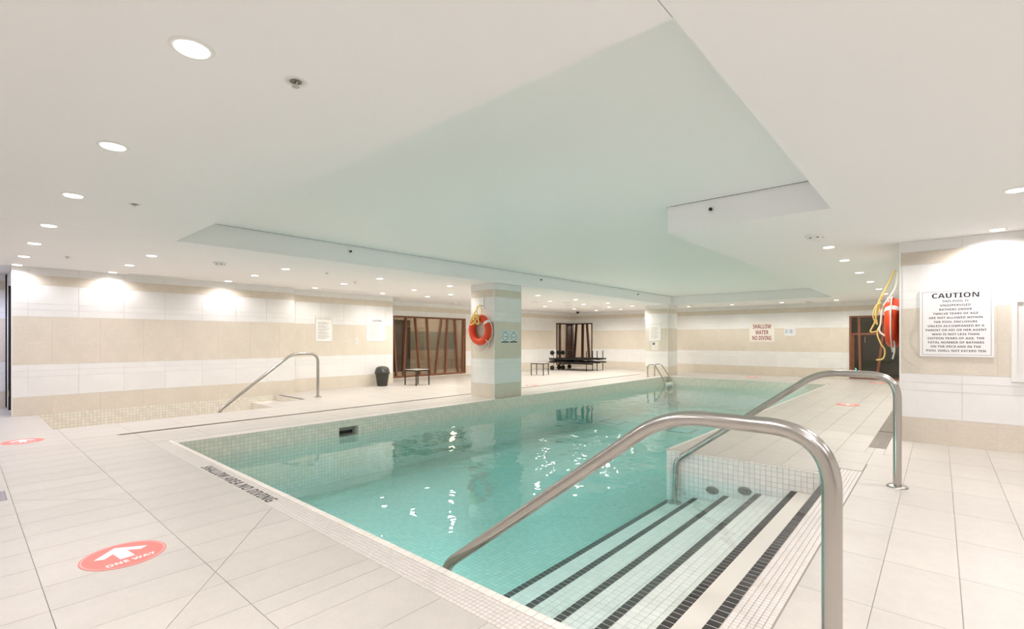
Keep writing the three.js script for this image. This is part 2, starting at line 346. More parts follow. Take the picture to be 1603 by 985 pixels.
// ---------------------------------------------------------------- the pool: shell, steps, coping, water
function tileSheet(name, parent, mat, pitch, n1, n2, place, thick = 0.006, gap = 0.003) {   // n1 x n2 real tiles in one part
  const geo = new RoundedBoxGeometry(pitch - gap, thick, pitch - gap, 1, 0.0012), m = shade(new THREE.InstancedMesh(geo, mat, n1 * n2)), o = new THREE.Object3D();
  m.name = partName(parent, name); m.userData.kind = 'stuff';
  for (let i = 0, k = 0; i < n1; i++) for (let j = 0; j < n2; j++, k++) {
    place(o, i, j); o.updateMatrix(); m.setMatrixAt(k, o.matrix); const v = 1 + (rnd() - 0.5) * 0.07; m.setColorAt(k, new THREE.Color(v, v, v * (1 - 0.01 * rnd())));
  }
  parent.add(m); return m;
}
{
  const g = struct('pool');
  const wallShape = new THREE.Shape([[NZ + 0.1, BED], [FZ - 0.1, BED], [FZ - 0.1, -0.006], [NZ + 0.1, -0.006]].map(([z, y]) => new THREE.Vector2(-z, y)));
  const sk = [3.965, 4.30, -0.255, -0.115];
  wallShape.holes.push(new THREE.Path([[sk[0], sk[2]], [sk[0], sk[3]], [sk[1], sk[3]], [sk[1], sk[2]]].map((p) => new THREE.Vector2(...p))));
  const lw = new THREE.ExtrudeGeometry(wallShape, { depth: 0.25, bevelEnabled: false }); lw.rotateY(Math.PI / 2); worldUV(lw);
  obj('side_wall', lw, M.mosaic, g, [LX - 0.25, 0, 0]);
  obj('end_wall', boxG(LX - 0.1, RX + 0.1, BED, -0.006, FZ - 0.25, FZ), M.mosaic, g);
  obj('side_wall', boxG(RX, RX + 0.25, BED, -0.006, FZ - 0.1, AZ - 0.008), M.mosaic, g);
  obj('end_wall', boxG(LX - 0.1, AX + 0.25, BED, -0.006, NZ, NZ + 0.25), M.mosaic, g);
  obj('alcove_wall', boxG(RX + 0.006, AX + 0.25, BED, -0.006, AZ - 0.25, AZ - 0.005), M.grout, g);
  obj('alcove_wall', boxG(AX, AX + 0.25, BED, -0.006, AZ, NZ), M.mosaic, g);
  obj('floor_bed', boxG(LX - 0.1, RX + 0.3, BED - 0.2, BED, FZ - 0.1, NZ + 0.1), M.mosaic, g);
  tileSheet('mosaic_tiles', g, M.mosaicTile, TILE, 30, 12, (o, i, j) => { o.position.set(RX + 0.026 + i * TILE, -0.03 - j * TILE, AZ - 0.003); o.rotation.set(Math.PI / 2, 0, 0); });
  // steps going down towards -x; each tread ends in a row of dark nosing tiles
  const edges = [AX, -1.10, -1.42, -1.74, -2.065, -2.375], tops = [-0.213, -0.305, -0.395, -0.485, -0.575];
  const nose = new RoundedBoxGeometry(TILE + 0.003, 0.007, TILE - 0.006, 1, 0.0012), noseFront = new RoundedBoxGeometry(0.006, TILE, TILE - 0.004, 1, 0.0012);
  for (let k = 0; k < 5; k++) {
    const st = new THREE.Group(); st.name = partName(g, 'step'); st.position.set(edges[k + 1], tops[k], 0); g.add(st);
    obj('tread_block', boxG(0.006, edges[k] - edges[k + 1] + 0.05, BED - tops[k], -0.0065, AZ, NZ), M.grout, st);
    obj('grout_bed', boxG(0.002, 0.058, -0.008, -0.0008, AZ + 0.001, NZ - 0.001), M.grout, st);
    const n = Math.round((edges[k] - edges[k + 1]) / TILE) - 1, nz = 69;
    if (k === 0) obj('tread_slab', boxG(TILE + 0.004, edges[0] - edges[1], -0.01, 0, AZ + 0.002, NZ - 0.002), M.nose, st);
    else tileSheet('mosaic_tiles', st, M.mosaicTile, TILE, n, nz, (o, i, j) => { o.position.set(0.085 + i * TILE, -0.003, NZ - 0.03 - j * TILE); o.rotation.set(0, 0, 0); });
    const rows = Math.ceil(((k < 4 ? tops[k] - tops[k + 1] : tops[k] - BED)) / TILE) ;
    tileSheet('riser_tiles', st, M.mosaicTile, TILE, Math.max(1, rows - 1), nz, (o, i, j) => { o.position.set(0.003, -0.08 - i * TILE, NZ - 0.03 - j * TILE); o.rotation.set(0, 0, Math.PI / 2); });
    for (let j = 0; j < nz; j++) {
      const z = NZ - 0.03 - j * TILE;
      obj('nosing_tile', nose, M.black[Math.floor(rnd() * 3)], st, [0.028, -0.0025, z]);
      obj('nosing_face', noseFront, M.mosaicTile, st, [0.0005, -0.030, z]);
    }
  }
  // coping: dark nosing on the stair side, small white non-slip tiles round the edges
  obj('grout_bed', boxG(AX - 0.001, AX + 0.056, -0.008, -0.0012, AZ, NZ), M.grout, g);
  for (let j = 0; j < 69; j++) obj('nosing_tile', nose, M.black[Math.floor(rnd() * 3)], g, [AX + 0.027, -0.003, NZ - 0.03 - j * TILE]);
  tileSheet('riser_tiles', g, M.mosaicTile, TILE, 4, 69, (o, i, j) => { o.position.set(AX + 0.0, -0.035 - i * TILE, NZ - 0.03 - j * TILE); o.rotation.set(0, 0, Math.PI / 2); });
  const S = 0.0285;
  tileSheet('coping_tiles', g, M.smallTile, S, 6, 146, (o, i, j) => { o.position.set(AX + 0.0715 + i * S, -0.003, NZ + 0.17 - j * S); o.rotation.set(0, 0, 0); }, 0.006, 0.0026);
  const S2 = 0.0266;
  tileSheet('coping_tiles', g, M.smallTile, S2, 245, 6, (o, i, j) => { o.position.set(LX - COP + 0.013 + i * S2, -0.003, NZ + 0.0665 + j * S2); o.rotation.set(0, 0, 0); }, 0.006, 0.0026);
  tileSheet('edge_tiles', g, M.nose, 0.053, 123, 1, (o, i) => { o.position.set(LX + 0.027 + (i - 4) * 0.053, -0.003, NZ + 0.0255); o.rotation.set(0, 0, 0); }, 0.010);
  tileSheet('edge_tiles', g, M.nose, TILE, 30, 1, (o, i) => { o.position.set(RX + 0.027 + i * TILE, -0.004, AZ - 0.018); o.rotation.set(0, 0, 0); }, 0.008);
  tileSheet('coping_tiles', g, M.smallTile, 0.053, 4, 274, (o, i, j) => { o.position.set(LX - 0.027 - i * 0.053, -0.003, NZ - 0.03 - j * 0.053); o.rotation.set(0, 0, 0); });
  tileSheet('coping_tiles', g, M.smallTile, 0.053, 4, 92, (o, i, j) => { o.position.set(LX - 0.186 + j * 0.053, -0.003, FZ - 0.027 - i * 0.053); o.rotation.set(0, 0, 0); });
  tileSheet('edge_tiles', g, M.nose, 0.053, 1, 204, (o, i, j) => { o.position.set(RX + 0.01, -0.004, AZ - 0.03 - j * 0.053); o.rotation.set(0, 0, 0); }, 0.008);
}
{ // water: a rippled reflecting sheet over a body that absorbs red
  const L = [[LX, NZ], [AX, NZ], [AX, AZ], [RX, AZ], [RX, FZ], [LX, FZ]], grow = 0.03;
  const body = polyPrism([[LX - grow, NZ + grow], [AX + grow, NZ + grow], [AX + grow, AZ - grow], [RX + grow, AZ - grow], [RX + grow, FZ - grow], [LX - grow, FZ - grow]], BED - 0.05, WATER - 0.001).toNonIndexed();
  const top = new THREE.ShapeGeometry(new THREE.Shape(L.map(([x, z]) => new THREE.Vector2(x, -z)))); top.rotateX(-Math.PI / 2); top.translate(0, WATER, 0); worldUV(top);
  const geo = mergeGeometries([top.toNonIndexed(), body], true);
  const sheet = new THREE.MeshPhysicalMaterial({ color: 0xffffff, transmission: 1, thickness: 0, roughness: 0.0, ior: 1.39, bumpMap: rippleTex(), bumpScale: 0.009 });
  const deep = new THREE.MeshPhysicalMaterial({ color: 0xffffff, transmission: 1, thickness: 1, ior: 1.0, roughness: 0, transparent: true, opacity: 0, attenuationColor: new THREE.Color().setRGB(0.68, 0.915, 0.925), attenuationDistance: 1 });
  const w = shade(new THREE.Mesh(geo, [sheet, deep])); w.name = 'pool_water'; scene.add(w);
  tag(w, 'clear turquoise rippled water filling the indoor pool', 'water', null, 'stuff');
}
{ // the whirlpool pit at the left wall
  const g = struct('tub'), b = -0.9, t = tub;
  obj('side_wall', boxG(t.x0 - 0.2, t.x0 + 0.004, b, -0.002, t.sz - 0.1, t.z1 + 0.05), M.mosaic, g);
  obj('side_wall', boxG(t.x1, t.x1 + 0.15, b, -0.006, t.z0 - 0.1, t.z1 + 0.05), M.mosaic, g);
  obj('end_wall', boxG(t.x0, t.x1, b, -0.006, t.z1, t.z1 + 0.15), M.mosaic, g);
  obj('end_wall', boxG(t.sx + 0.15, t.x1 + 0.1, b, -0.006, t.z0 - 0.15, t.z0), M.mosaic, g);
  obj('end_wall', boxG(t.x0, t.sx, b, -0.006, t.sz - 0.15, t.sz), M.mosaic, g);
  obj('side_wall', boxG(t.sx, t.sx + 0.15, b, -0.006, t.sz, t.z0), M.mosaic, g);
  obj('floor_bed', boxG(t.x0, t.x1, b - 0.1, b, t.z0, t.z1), M.mosaic, g);
  obj('step', boxG(t.x0, t.sx, b, -0.13, t.sz, -4.35), M.nose, g);
  obj('step', boxG(t.x0, t.sx, b, -0.30, -4.35, -3.9), M.mosaic, g);
  obj('step', boxG(t.x0, t.sx, b, -0.48, -3.9, -3.5), M.mosaic, g);
  obj('nosing_strip', boxG(t.x0 + 0.15, t.sx - 0.05, -0.004, 0.004, t.sz - 0.055, t.sz - 0.005), M.black[1], g);
}

// ---------------------------------------------------------------- glazed openings: slanted timber mullions, panes, dim rooms behind
function slat(a, b, w, d) {                                 // board between two points in its own xy plane, square cut top and bottom
  const s = new THREE.Shape([[a[0] - w / 2, a[1]], [a[0] + w / 2, a[1]], [b[0] + w / 2, b[1]], [b[0] - w / 2, b[1]]].map((p) => new THREE.Vector2(...p)));
  const g = new THREE.ExtrudeGeometry(s, { depth: d, bevelEnabled: true, bevelSize: 0.004, bevelThickness: 0.004, bevelSegments: 1 }); g.translate(0, 0, -d); return worldUV(g);
}
function frameG(x0, x1, y0, y1, w, d) { return [boxG(x0, x0 + w, y0, y1, -d, 0), boxG(x1 - w, x1, y0, y1, -d, 0), boxG(x0 + w, x1 - w, y0, y0 + w, -d, 0), boxG(x0 + w, x1 - w, y1 - w, y1, -d, 0)]; }
{ // bay glazing; local x runs towards -z
  const g = struct('window_1', [WB, 0, -8.28]); g.rotation.y = Math.PI / 2;
  obj('frame', frameG(GL[0], GL[1], GL[2], GL[3], 0.05, 0.14), M.wood, g, [0, 0, 0.02]);
  const at = (z) => -z - 8.28;
  const list = [[-9.16, 1.46, -9.258], [-9.624, 1.98, -9.542], [-9.999, 1.98, -10.202], [-10.482, 1.98, -10.633], [-11.13, 1.98, -10.863], [-11.397, 1.98, -11.316], [-11.749, 1.98, -11.918], [-12.19, 1.98, -12.135]];
  for (const [zt, , zb] of list) obj('mullion', slat([at(zb), 0.10], [at(zt - (zt === -9.16 ? -0.03 : 0)), 1.98], 0.05, 0.07), M.wood, g, [0, 0, 0.015]);
  obj('pane', boxG(GL[0] + 0.03, GL[1] - 0.03, GL[2] + 0.03, GL[3] - 0.03, -0.062, -0.056), M.smoke, g);
  const r = struct('room_1');
  obj('room_wall', boxG(-16.3, -16.1, -0.2, 2.5, -15, -8), M.roomGrey, r);
  obj('room_wall', boxG(-16.2, -13.2, -0.2, 2.5, -8.3, -8.2), M.roomGrey, r);
  obj('room_wall', boxG(-16.2, -13.2, -0.2, 2.5, -14.6, -14.5), M.roomGrey, r);
  obj('room_floor', boxG(-16.3, -13.2, -0.2, 0, -15, -8), M.roomGrey, r);
  obj('dark_door', boxG(-16.1, -16.06, 0, 2.05, -12.1, -11.05), M.roomDark, r);
  obj('wall_band', boxG(-16.1, -16.08, 0.85, 1.6, -14.5, -12.1), M.roomTeal, r);
}
{ // corner window, two leaves meeting in the corner
  const g = struct('window_2', [WB, 0, BZ]);
  const side = new THREE.Group(); side.name = 'side_leaf'; side.rotation.y = Math.PI / 2; side.position.set(0, 0, 1.22); g.add(side);
  const back = new THREE.Group(); back.name = 'back_leaf'; g.add(back);
  obj('frame', frameG(0, 1.23, 0.12, 2.02, 0.05, 0.14), M.darkWood, side, [0, 0, 0.015]);
  obj('frame', frameG(0, 1.13, 0.12, 2.02, 0.05, 0.14), M.darkWood, back, [0, 0, 0.015]);
  for (const [b, t, w] of [[0.03, 0.06, 0.06], [0.31, 0.29, 0.15], [0.92, 0.97, 0.36]]) obj('mullion', slat([b, 0.15], [t, 1.98], w, 0.03), M.darkWood, side);
  for (const [b, t, w] of [[0.12, 0.26, 0.1], [0.58, 0.61, 0.12], [0.97, 0.83, 0.1]]) obj('mullion', slat([b, 0.15], [t, 1.98], w, 0.04), M.darkWood, back);
  obj('pane', boxG(0.03, 1.2, 0.15, 1.99, -0.09, -0.084), M.glass, side);
  obj('pane', boxG(0.03, 1.1, 0.15, 1.99, -0.09, -0.084), M.glass, back);
  const r = struct('room_2');
  obj('room_wall', boxG(-16.3, -16.2, -0.2, 2.5, -23, -14.6), M.roomLight, r);
  obj('room_wall', boxG(-16.3, -9, -0.2, 2.5, -22.1, -22), M.roomLight, r);
  obj('room_wall', boxG(-10.6, -10.5, -0.2, 2.5, -22.1, -19.3), M.roomLight, r);
  obj('room_floor', boxG(-16.3, -13.21, -0.2, 0.05, -23, -14.6), M.roomLight, r);
  obj('room_floor', boxG(-13.21, -9, -0.2, 0.05, -23, -19.31), M.roomLight, r);
  obj('room_ceiling', boxG(-13.3, -9, 2.5, 2.6, -23, -19.3), M.roomLight, r);
}
{ // door at the far end of the right-hand walkway
  const g = struct('door_1', [-2.2, 0, BZ]);
  obj('frame', frameG(0, 1.7, 0.02, 2.03, 0.055, 0.14), M.wood, g, [0, 0, 0.02]);
  obj('mullion', slat([0.29, 0.08], [0.255, 1.98], 0.06, 0.12), M.wood, g, [0, 0, 0.012]);
  obj('mullion', slat([0.72, 0.08], [0.93, 1.98], 0.065, 0.12), M.wood, g, [0, 0, 0.012]);
  obj('mullion', slat([1.36, 0.08], [1.28, 1.98], 0.06, 0.12), M.wood, g, [0, 0, 0.012]);
  obj('transom', boxG(0.05, 1.65, 1.42, 1.48, -0.12, 0.01), M.wood, g);
  obj('leaf_stile', boxG(0.055, 0.13, 0.08, 1.42, -0.1, -0.02), M.wood, g);
  obj('pane', boxG(0.03, 1.67, 0.05, 2.0, -0.078, -0.072), M.smoke, g);
  obj('pull_handle', barG(V(0.42, 1.18, 0.03), V(0.42, 1.36, 0.03), 0.012), M.chrome, g);
  const r = struct('room_3');
  obj('room_wall', boxG(-3.4, 0.3, -0.2, 2.6, -22.6, -22.5), M.roomTeal, r);
  obj('room_wall', boxG(-3.0, -2.9, -0.2, 2.6, -22.6, -19.3), M.roomDark, r);
  obj('room_wall', boxG(0.2, 0.3, -0.2, 2.6, -22.6, -19.3), M.roomDark, r);
  obj('room_floor', boxG(-3.4, 0.3, -0.2, 0, -22.6, -19.2), M.roomDark, r);
  obj('room_ceiling', boxG(-3.4, 0.3, 2.5, 2.6, -22.6, -19.2), M.roomGrey, r);
}
{ const g = struct('door_2', [-12.02, 0, -0.62]);             // dark edge of the open door in the passage
  obj('leaf', boxG(-0.03, 0.02, 0.06, 2.2, -0.02, 0.035), M.dark, g); obj('hinge', boxG(0.0, 0.03, 0.3, 0.4, 0.03, 0.045), M.chrome, g); }

// ---------------------------------------------------------------- ceiling lights: a trim ring, a lens and the lamp below it
const ring = (r0, r1, h) => new THREE.LatheGeometry([[r0, 0], [r0, -h * 0.6], [r0 + 0.004, -h], [r1 - 0.006, -h * 0.8], [r1, 0]].map((p) => new THREE.Vector2(...p)), 40);
let lampProto;
function downlight(x, z, label, color = NEUTRAL, power = 1, group) {
  let t;
  if (!lampProto) {
    t = lampProto = thing('ceiling_light', label, 'light', [x, CEIL, z]);
    obj('trim_ring', ring(0.062, 0.085, 0.007), M.plasticWhite, t);
    obj('lens', cyl(0.058, 0.014, 40, 0.0615), M.lens, t, [0, -0.006, 0]);
  } else { t = lampProto.clone(); t.name = numbered('ceiling_light'); t.position.set(x, CEIL, z); t.userData = { label, category: 'light' }; scene.add(t); }
  t.userData.group = group ?? 'recessed ceiling lights round the pool';
  const s = new THREE.SpotLight(new THREE.Color(...color), LAMP * power * (z < -17.2 ? 0.75 : z < -8.2 ? 1.15 : x < -10.9 ? 0.6 : x < -9.2 ? 0.85 : 1), 0, THREE.MathUtils.degToRad(80), 0.45, 2);
  s.position.set(x, CEIL - 0.02, z); s.target.position.set(x, 0, z); s.castShadow = true; s.shadow.radius = 3; scene.add(s, s.target);
}
const ORD = ['first', 'second', 'third', 'fourth', 'fifth', 'sixth', 'seventh', 'eighth'];
[-2.35, -3.91, -5.5, -7.15, -8.62, -10.08, -11.3].forEach((x, i) => downlight(x, -0.65, `round recessed light, ${ORD[i]} from the camera in the near row running to the left wall`, i > 4 ? COOL : NEUTRAL, i > 1 ? 0.62 : 0.8));
[-8.6, -9.98, -11.27].forEach((x, i) => downlight(x, -1.87, `round recessed light, ${ORD[i]} from the pool in the short row over the sunken tub`, NEUTRAL, 0.7));
[-8.48, -9.8, -11.17].forEach((x, i) => downlight(x, -3.75, `round recessed light, ${ORD[i]} from the pool in the row beside the ceiling detector`, NEUTRAL, 0.75));
[-8.43, -9.8, -11.1].forEach((x, i) => downlight(x, -5.6, `round recessed light, ${ORD[i]} from the pool in the row before the two wall notices`, WARM, 0.8));
[-8.4, -9.72, -11.05].forEach((x, i) => downlight(x, -7.43, `round recessed light, ${ORD[i]} from the pool in the row beside the grey bin`, WARM));
[-9.97, -10.95].forEach((x, i) => downlight(x, -8.85, `round recessed light, ${ORD[i]} from the pool in the row before the slanted timber glazing`, WARM));
[-8.37].forEach((x) => downlight(x, -10.65, 'round recessed light seen just right of the nearer tiled column', WARM));
[-8.36, -9.33, -11.03].forEach((x, i) => downlight(x, -12.5, `round recessed light, ${ORD[i]} from the pool in the row over the lone side table`, WARM));
[-8.34, -9.3, -11.0].forEach((x, i) => downlight(x, -14.4, `round recessed light, ${ORD[i]} from the pool in the row before the loungers`, WARM));
[-8.42, -9.4, -10.97].forEach((x, i) => downlight(x, -16.3, `round recessed light, ${ORD[i]} from the pool in the row over the stacked loungers`, WARM));
[-9.73, -10.88].forEach((x, i) => downlight(x, -17.8, `round recessed light, ${ORD[i]} from the far column, close to the corner window`, WARM));
[-7.02, -5.48, -3.92, -2.4].forEach((x, i) => downlight(x, -18.0, `round recessed light, ${ORD[i]} from the far column along the wall with the red sign`, WARM));
[-7.6, -9.02, -10.86, -12.74, -14.7, -16.4, -17.95].forEach((z, i) => downlight(-1.1, z, `round recessed light, ${ORD[i]} from the front in the row over the right-hand walkway`, WARM));
downlight(0.48, -7.62, 'round recessed light against the wall above the large caution sign', NEUTRAL);
downlight(0.47, -5.7, 'round recessed light cut by the right edge of the photo', NEUTRAL);
for (const [x, z] of [[0.47, -3.8], [0.47, -1.9], [-0.8, -0.65], [0.8, -0.65], [2.1, -5.7], [2.1, -3.0], [2.1, -0.6], [-2.35, 1.3], [-5.5, 1.3], [-8.6, 1.3], [0.5, 1.3]])
  downlight(x, z, 'round recessed ceiling light beside or behind the camera', NEUTRAL, x > -3 ? 1.1 : 0.6, 'recessed lights outside the photo');
downlight(-12.3, 0.3, 'round recessed light over the passage left of the tub wall', [0.8, 0.85, 1.2], 2.2);
for (const [x, y, z, p] of [[-14.7, 2.38, -10.2, 24], [-14.7, 2.38, -13.2, 24], [-14.2, 2.38, -18, 30], [-12, 2.48, -20.6, 30], [-1.3, 2.48, -21.0, 9]]) {   // lamps of the rooms behind the glazing
  const t = thing('room_light', 'round surface light in a room behind glazing', 'light', [x, y, z], 0, 'lights in the rooms behind the glazing');
  obj('housing', cyl(0.12, 0.03), M.plasticWhite, t, [0, 0.01, 0]); obj('lens', cyl(0.1, 0.01), M.lens, t, [0, -0.01, 0]);
  const s = new THREE.PointLight(new THREE.Color(...WARM), p * 0.5, 0, 2); s.position.set(x, y - 0.14, z); s.castShadow = true; s.shadow.radius = 5; scene.add(s);
}

// ---------------------------------------------------------------- small ceiling fittings
function sprinkler(x, z, label) {
  const t = thing('sprinkler', label, 'sprinkler', [x, CEIL, z], 0, 'ceiling sprinklers');
  obj('cup', new THREE.LatheGeometry([[0.028, 0.03], [0.03, 0.0], [0.052, -0.002], [0.055, 0.001]].map((p) => new THREE.Vector2(...p)), 32), M.plasticWhite, t);
  obj('recess', cyl(0.027, 0.002), M.drain, t, [0, -0.0005, 0]);
  obj('stem', cyl(0.007, 0.022, 12), M.chrome, t, [0, -0.01, 0]);
  obj('frame_arm', barG(V(-0.014, -0.002, 0), V(-0.006, -0.022, 0), 0.003, 6), M.chrome, t); obj('frame_arm', barG(V(0.014, -0.002, 0), V(0.006, -0.022, 0), 0.003, 6), M.chrome, t);
  obj('deflector', cyl(0.017, 0.002, 16), M.chrome, t, [0, -0.024, 0]);
}
sprinkler(-2.29, -1.06, 'nearest ceiling sprinkler, dark cup beside the largest ceiling light');
sprinkler(-5.46, -1.06, 'ceiling sprinkler in the plain ceiling left of the recess');
sprinkler(-9.7, -1.08, 'small ceiling sprinkler close to the left tub wall');
sprinkler(-8.46, -4.49, 'small ceiling sprinkler under the long grey recess edge');
sprinkler(-9.37, -5.61, 'small ceiling sprinkler above the wall notices');
function wallSprinkler(p, turn, label) {
  const t = thing('side_sprinkler', label, 'sprinkler', p, turn, 'sprinklers in the recess sides');
  const d = obj('plate', cyl(0.035, 0.008, 28), M.plasticWhite, t, [0, 0, 0.004], [Math.PI / 2, 0, 0]);
  obj('nozzle', cyl(0.012, 0.035, 14), M.dark, t, [0, 0, 0.022], [Math.PI / 2, 0, 0]); obj('deflector', cyl(0.018, 0.003, 14), M.dark, t, [0, 0, 0.04], [Math.PI / 2, 0, 0]);
}
wallSprinkler([-7.12, 2.69, -4.17], Math.PI / 2, 'side sprinkler nearest the camera on the long recess edge');
wallSprinkler([-7.12, 2.69, -9.15], Math.PI / 2, 'side sprinkler on the recess edge above the nearer column');
wallSprinkler([-7.12, 2.69, -14.1], Math.PI / 2, 'side sprinkler on the recess edge near the far column');
wallSprinkler([-1.845, 2.675, -5.37], 0, 'side sprinkler on the short bright recess face at right');
function detector(x, z, label, r = 0.075) {
  const t = thing('smoke_detector', label, 'detector', [x, CEIL, z], 0, 'ceiling detectors');
  obj('base', cyl(r * 0.92, 0.018, 36, r), M.plasticWhite, t, [0, -0.009, 0]);
  obj('dome', new THREE.LatheGeometry([[0, -0.06], [r * 0.45, -0.058], [r * 0.62, -0.045], [r * 0.72, -0.018]].map((p) => new THREE.Vector2(...p)), 36), M.plasticWhite, t);
  for (let k = 0; k < 6; k++) { const a = k * Math.PI / 3; obj('vent_slot', new THREE.BoxGeometry(0.03, 0.009, 0.004), M.drainDark, t, [Math.cos(a) * r * 0.66, -0.032, Math.sin(a) * r * 0.66], [0, Math.PI / 2 - a, 0]); }
}
detector(-8.58, -2.76, 'white round detector on the ceiling over the tub rail', 0.1);
detector(-1.1, -6.66, 'white round detector at the front of the walkway lights', 0.11);
detector(-3.17, -18.2, 'white round detector near the far wall above the red sign', 0.11);
detector(-12.2, -11.0, 'white round detector in front of the slanted timber glazing', 0.1);
{ const t = thing('security_camera', 'black dome camera hanging from the ceiling near the corner window', 'camera', [-12.0, CEIL, -18.1]);
  obj('base', cyl(0.07, 0.03), M.plasticDark, t, [0, -0.015, 0]); obj('dome', new THREE.SphereGeometry(0.06, 24, 12, 0, Math.PI * 2, Math.PI / 2, Math.PI / 2), M.dark, t, [0, -0.03, 0]); }
const diff = [[-10.0, -12.55], [-9.95, -14.45], [-9.3, -13.4], [-9.4, -15.4], [-9.95, -10.2]];
['under the first gap right of the nearer column', 'above the loungers towards the corner window', 'right of the nearer column, over the side table', 'left of the far column, second nearest to it', 'seen just left of the nearer column'].forEach((w, i) => {
  const t = thing('ceiling_diffuser', `round flat white air diffuser ${w}`, 'vent', [diff[i][0], CEIL, diff[i][1]], 0, 'round ceiling diffusers');
  obj('plate', cyl(0.11, 0.008, 36), M.plasticWhite, t, [0, -0.02, 0]); obj('collar', new THREE.TorusGeometry(0.135, 0.012, 8, 40), M.plasticWhite, t, [0, -0.004, 0], [Math.PI / 2, 0, 0]);
});
function slot(x, z0, z1, label) {
  const t = thing('slot_diffuser', label, 'vent', [x, CEIL, (z0 + z1) / 2], 0, 'linear slot diffusers'); const L = Math.abs(z1 - z0);
  obj('slot', boxG(-0.012, 0.012, -0.003, 0.002, -L / 2, L / 2), M.drainDark, t);
  for (const s of [-1, 1]) obj('flange', boxG(s * 0.022 - 0.01, s * 0.022 + 0.01, -0.005, 0.001, -L / 2, L / 2), M.plasticWhite, t);
}
slot(-11.2, -5.85, -7.1, 'long thin slot diffuser above the two wall notices');
slot(-11.3, -2.1, -3.0, 'long thin slot diffuser at the top of the tub wall');

// ---------------------------------------------------------------- handrails, all bent to one profile
function rail(name, pos, turn, label, foot = -0.6) {
  const t = thing(name, label, 'handrail', pos, turn, 'stainless steel handrails');
  const path = roundPath([V(0, 0, 0), V(0, 0.966, 0), V(-0.58, 0.966, 0), V(-1.965, -0.085, 0), V(-1.985, foot, 0)], [0.2, 0.16, 0.09]);
  const g = tubeG(path, 0.0305, 220, 28); g.attributes.uv.array.forEach((v, i, a) => { if (i % 2 === 0) a[i] = v; });
  obj('tube', g, M.steel, t);
  const fl = new THREE.LatheGeometry([[0.031, 0.022], [0.04, 0.02], [0.072, 0.016], [0.078, 0.008], [0.078, 0]].map((p) => new THREE.Vector2(...p)), 40);
  obj('flange', fl, M.steel, t); obj('flange', fl, M.steel, t, [-1.985, foot, 0]);
  return t;
}
rail('handrail', [-0.272, 0, -1.945], 0, 'large stainless handrail in the foreground at the near side of the pool steps');
rail('handrail', [-0.275, 0, -5.375], 0, 'stainless handrail at the far side of the pool steps, before the walkway', -0.576);
rail('handrail', [-10.34, 0, -5.28], Math.PI / 2, 'slim stainless handrail leading down into the sunken tub', -0.55);
{ // pool ladder by the far column
  const t = thing('pool_ladder', 'stainless pool ladder with a white step by the far column', 'ladder', [-7.49, 0, -15.85]);
  for (const z of [0.27, -0.27]) {
    const path = roundPath([V(0, 0, z), V(0.0, 0.41, z), V(0.23, 0.435, z), V(0.61, -0.12, z), V(0.63, -0.85, z)], [0.13, 0.13, 0.12]);
    obj('rail', tubeG(path, 0.021, 120, 16), M.steel, t); obj('flange', cyl(0.05, 0.015), M.steel, t, [0, 0.007, z]);
  }
  for (const y of [-0.22, -0.5]) obj('step', new RoundedBoxGeometry(0.09, 0.07, 0.5, 2, 0.01), M.plasticWhite, t, [0.63, y, 0]);
}

// ---------------------------------------------------------------- signs
function board(name, label, w, h, tex, pos, turn, group, edge = M.sign, category = 'sign', d = 0.008) {
  const t = thing(name, label, category, pos, turn, group);
  obj('board', new RoundedBoxGeometry(w, h, d, 1, 0.002), edge, t, [0, 0, d / 2]);
  obj('print', new THREE.PlaneGeometry(w - 0.006, h - 0.006), print(tex), t, [0, 0, d + 0.0006]);
  return t;
}
function fit(g, text, x, y, w, size, font = 'bold', face = 'sans-serif', h = 1) { // text squeezed or stretched to width w
  g.save(); g.font = `${font} ${size}px ${face}`; g.textAlign = 'center'; g.textBaseline = 'alphabetic'; g.translate(x, y); g.scale(w / g.measureText(text).width, h); g.fillText(text, 0, 0); g.restore();
}
function scribble(g, x0, x1, y, h, k) {                      // words too small to read in the photo
  let x = x0; while (x < x1 - 4) { const w = Math.min(x1 - x, 5 + ((k * 37 + Math.floor(x) * 13) % 17)); for (let q = 0; q < w - 1; q += 3) g.fillRect(x + q, y - h * (0.6 + 0.4 * (((q * 7 + k) % 3) / 2)), 1.8, h * 0.8); x += w + 4; }
}
const caution = canvasTex(1024, 1264, (g, w, h) => {
  g.fillStyle = '#f4f2f1'; g.fillRect(0, 0, w, h); g.strokeStyle = '#3c3a3a'; g.lineWidth = 5; g.strokeRect(34, 28, w - 68, h - 62);
  g.fillStyle = '#1d1b1c'; fit(g, 'CAUTION', 505, 150, 680, 150, 'bold', 'sans-serif', 0.86);
  const L = [['THIS POOL IS', 372], ['UNSUPERVISED', 432], ['BATHERS UNDER', 462], ['TWELVE YEARS OF AGE', 634], ['ARE NOT ALLOWED WITHIN', 756], ['THE POOL ENCLOSURE', 612], ['UNLESS ACCOMPANIED BY A', 790], ['PARENT OR HIS OR HER AGENT', 852], ['WHO IS NOT LESS THAN', 664], ['SIXTEEN YEARS OF AGE. THE', 796], ['TOTAL NUMBER OF BATHERS', 790], ['ON THE DECK AND IN THE', 704], ['POOL SHALL NOT EXCEED TEN', 836]];
  L.forEach(([s, lw], i) => fit(g, s, 505, 232 + i * 78.3, lw, 58, 'bold', 'sans-serif', 0.92));
});
{ const t = board('caution_sign', 'large white caution sign about unsupervised bathers on the right wall', 0.655, 0.805, caution, [0.143, 1.472, RWZ + 0.001], 0, null, M.sign, 'sign', 0.012); }
